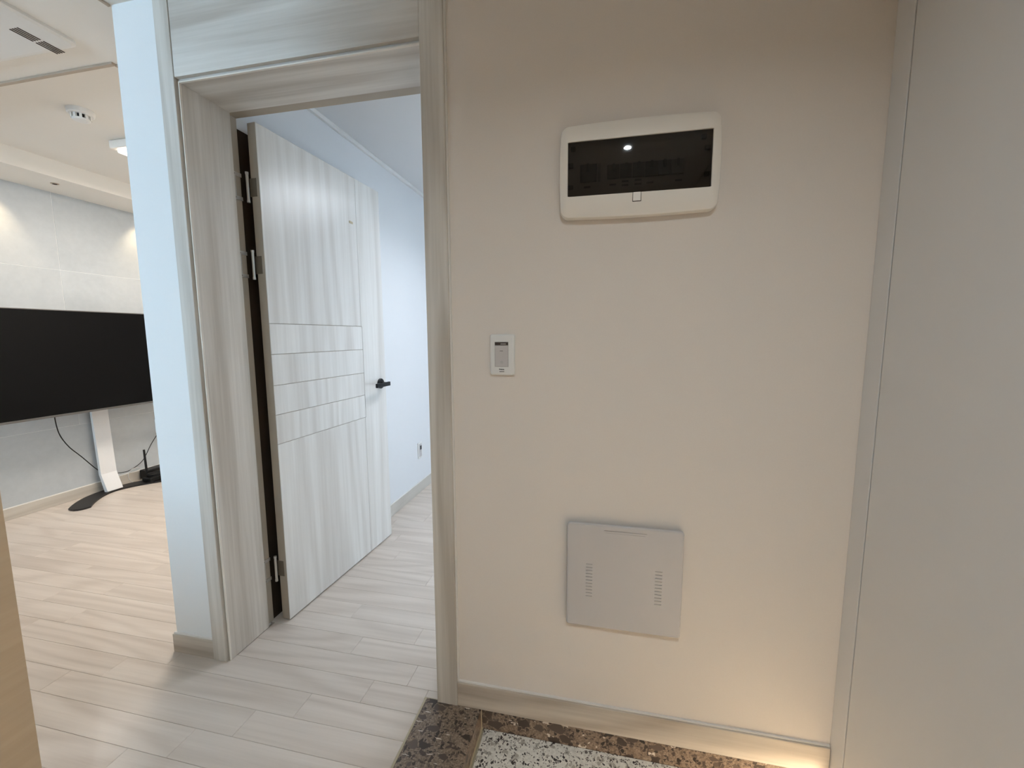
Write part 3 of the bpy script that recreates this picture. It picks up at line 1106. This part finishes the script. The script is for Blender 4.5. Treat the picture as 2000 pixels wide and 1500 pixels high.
# left tip: rounded nose, then the square inner cut
nose = [(0.150, 0.361), (0.178, 0.360), (0.200, 0.350), (0.215, 0.333), (0.2225, 0.312)]
outline = poly + nose + front[::-1] + [(x, -y) for x, y in nose[::-1]]
bm = bmesh.new()
prism(bm, outline, 0.0, 0.012)
link('base_plate', to_mesh(bm, 'base_plate'), M['base_blk'], ts)
prof = [(0.030, 0.012), (0.036, 0.016), (-0.012, 0.150), (-0.030, 0.62), (-0.030, 1.0), (-0.050, 1.0), (-0.050, 0.62), (-0.036, 0.150), (0.004, 0.012)]
bm = bmesh.new()
for s_ in (-0.052, 0.052):
    pass
va = [bm.verts.new((x, -0.052, z)) for x, z in prof]
vb = [bm.verts.new((x, 0.056, z)) for x, z in prof]
for i in range(len(prof)):
    bm.faces.new((va[i], va[(i + 1) % len(prof)], vb[(i + 1) % len(prof)], vb[i]))
bm.faces.new(va[::-1])
bm.faces.new(vb)
link('post', to_mesh(bm, 'post'), M['post'], ts)
boxes('bracket', [((-0.030, -0.15, 0.86), (-0.005, 0.15, 1.04)), ((-0.005, -0.12, 0.90), (0.1445, 0.12, 1.00))], M['black_pl'], ts, 0.003, local=True)

# ---- router and small boxes on the base plate
ro = empty('router', (-3.70, 2.745, 0.0126), label='black router with one upright antenna at the right end of the stand base', cat='router')
box('body', (-0.045, -0.085, 0.0), (0.045, 0.085, 0.036), M['black_pl'], ro, 0.006, 2, local=True)
bm = bmesh.new()
tube_bm(bm, [(-0.060, -0.030, 0.010), (-0.062, -0.030, 0.120), (-0.064, -0.031, 0.262)], [0.008, 0.0085, 0.0075], 12)
link('antenna', to_mesh(bm, 'antenna'), M['black_pl'], ro)
box('port', (0.0445, 0.0, 0.006), (0.0475, 0.018, 0.020), M['white_pl'], ro, 0.001, 1, local=True)
md_ = empty('set_top_box', (-3.80, 2.80, 0.0126), label='flat black set-top box behind the router', cat='set-top box')
box('body', (-0.055, -0.075, 0.0), (0.030, 0.12, 0.072), M['black_pl'], md_, 0.006, 2, local=True)
box('lid', (-0.052, -0.072, 0.072), (0.027, 0.117, 0.075), M['base_blk'], md_, 0.001, 1, local=True)


def cable(name, pts, r, mat, label):
    bm = bmesh.new()
    tube_bm(bm, catmull(pts, 8), r, 8)
    return tag(link(name, to_mesh(bm, name, True), mat), label, 'cable')


cable('power_cable', [(-3.655, 2.105, 0.72), (-3.70, 2.125, 0.66), (-3.79, 2.19, 0.53), (-3.80, 2.24, 0.425), (-3.81, 2.315, 0.325), (-3.84, 2.41, 0.205), (-3.862, 2.47, 0.15), (-3.860, 2.55, 0.120)], 0.0033, M['black_pl'],
      'thin dark cable hanging from the television to behind the post')
cable('antenna_cable', [(-3.858, 2.552, 0.118), (-3.855, 2.60, 0.108), (-3.852, 2.66, 0.112), (-3.85, 2.757, 0.163), (-3.85, 2.838, 0.284), (-3.855, 2.905, 0.362), (-3.868, 2.94, 0.40)], 0.0028, M['black_pl'],
      'thin dark cable rising from the post past the antenna to the wall outlet')
loop = [(-3.785 + 0.012 * math.cos(a), 2.648 + 0.05 * math.cos(a), 0.075 + 0.062 * math.sin(a)) for a in [math.radians(x) for x in range(50, 241, 19)]]
cable('white_cable', loop, 0.0026, M['grey_pl'], 'pale grey looped cable standing beside the router')
coil = []
for k in range(64):
    a = 2 * math.pi * k / 21
    r_ = 1.0 + 0.10 * math.sin(0.37 * k)
    coil.append((-3.700 + 0.032 * r_ * math.cos(a), 2.745 + 0.062 * r_ * math.sin(a), 0.0545 + 0.0062 * k / 21 + 0.003 * math.sin(0.9 * k) ** 2))
cable('coiled_cable', coil, 0.0045, M['black_pl'], 'black cable bundle coiled on top of the router')
lo_ = empty('wall_socket', (XW, 2.945, 0.370), label='white wall socket half hidden by the white wall end', cat='outlet')
box('plate', (0.0, -0.038, 0.0), (0.009, 0.075, 0.122), M['white_pl'], lo_, 0.003, 2, local=True)
box('insert', (0.009, -0.020, 0.014), (0.0105, 0.057, 0.108), M['lav_pl'], lo_, 0.001, 1, local=True)

# ---- ceiling devices
sd = empty('smoke_detector', (-2.612, 1.760, 2.36), label='round white smoke detector on the raised ceiling', cat='smoke detector')
bm = bmesh.new()
lathe(bm, [(0.047, -0.024), (0.052, -0.021), (0.054, -0.004), (0.054, 0.0)], 'z', 40)
link('base', to_mesh(bm, 'base'), M['white_pl'], sd)
bm = bmesh.new()
lathe(bm, [(0.022, -0.052), (0.031, -0.050), (0.036, -0.045), (0.036, -0.042)], 'z', 32)
link('cap', to_mesh(bm, 'cap'), M['white_pl'], sd)
bm = bmesh.new()
lathe(bm, [(0.030, -0.043), (0.030, -0.023)], 'z', 32)
link('chamber', to_mesh(bm, 'chamber'), M['black_pl'], sd)
for k in range(10):
    a = 2 * math.pi * k / 10
    bm = bmesh.new()
    add_box(bm, (-0.005, -0.005, -0.044), (0.005, 0.005, -0.022))
    bmesh.ops.rotate(bm, verts=bm.verts, cent=(0, 0, 0), matrix=Matrix.Rotation(a, 3, 'Z'))
    bmesh.ops.translate(bm, verts=bm.verts, vec=(0.034 * math.cos(a), 0.034 * math.sin(a), 0))
    link('rib', to_mesh(bm, 'rib'), M['white_pl'], sd)

ll = empty('living_lamp', (-2.52, 2.64, 2.36), label='white rectangular ceiling lamp glowing beside the white wall end', cat='lamp')
box('housing', (-0.325, -0.60, -0.045), (0.325, 0.60, -0.0005), M['ivory'], ll, 0.006, 2, local=True)
box('diffuser', (-0.300, -0.575, -0.062), (0.300, 0.575, -0.045), M['lamp_y'], ll, 0.006, 2, local=True)

ac = empty('air_conditioner', (-2.30, 0.80, CEIL), label='white ceiling air conditioner panel with slim slot vents', cat='air conditioner')
bm = bmesh.new()
ra = lambda w_, h_, r_, z_: [(x, y, z_) for x, y in rrect(w_, h_, r_, 6, 0.0)]
loft(bm, [ra(0.77, 1.03, 0.03, 0.0), ra(0.77, 1.03, 0.03, -0.010), ra(0.75, 1.01, 0.025, -0.016), ra(0.67, 0.99, 0.02, -0.018)], True, True)
link('panel', to_mesh(bm, 'panel'), M['white_pl'], ac)
for yb in (0.386, 0.456):
    for k in range(4):
        x0 = 0.262 + k * 0.0115
        box('vent_slot', (x0, yb, -0.0192), (x0 + 0.0062, yb + 0.062, -0.0178), M['dark_pl'], ac, local=True)
ss_ = empty('ceiling_spotlight', (-3.636, 2.250, 2.25), label='tiny dark unlit spotlight in the ledge above the television', cat='spotlight')
bm = bmesh.new()
lathe(bm, [(0.013, -0.004), (0.020, -0.004), (0.022, 0.0)], 'z', 24)
link('spotlight_ring', to_mesh(bm, 'spotlight_ring'), M['coffer_trim'], ss_)
bm = bmesh.new()
lathe(bm, [(0.012, -0.0065), (0.013, -0.003)], 'z', 20)
link('lens', to_mesh(bm, 'lens'), M['dark_pl'], ss_)
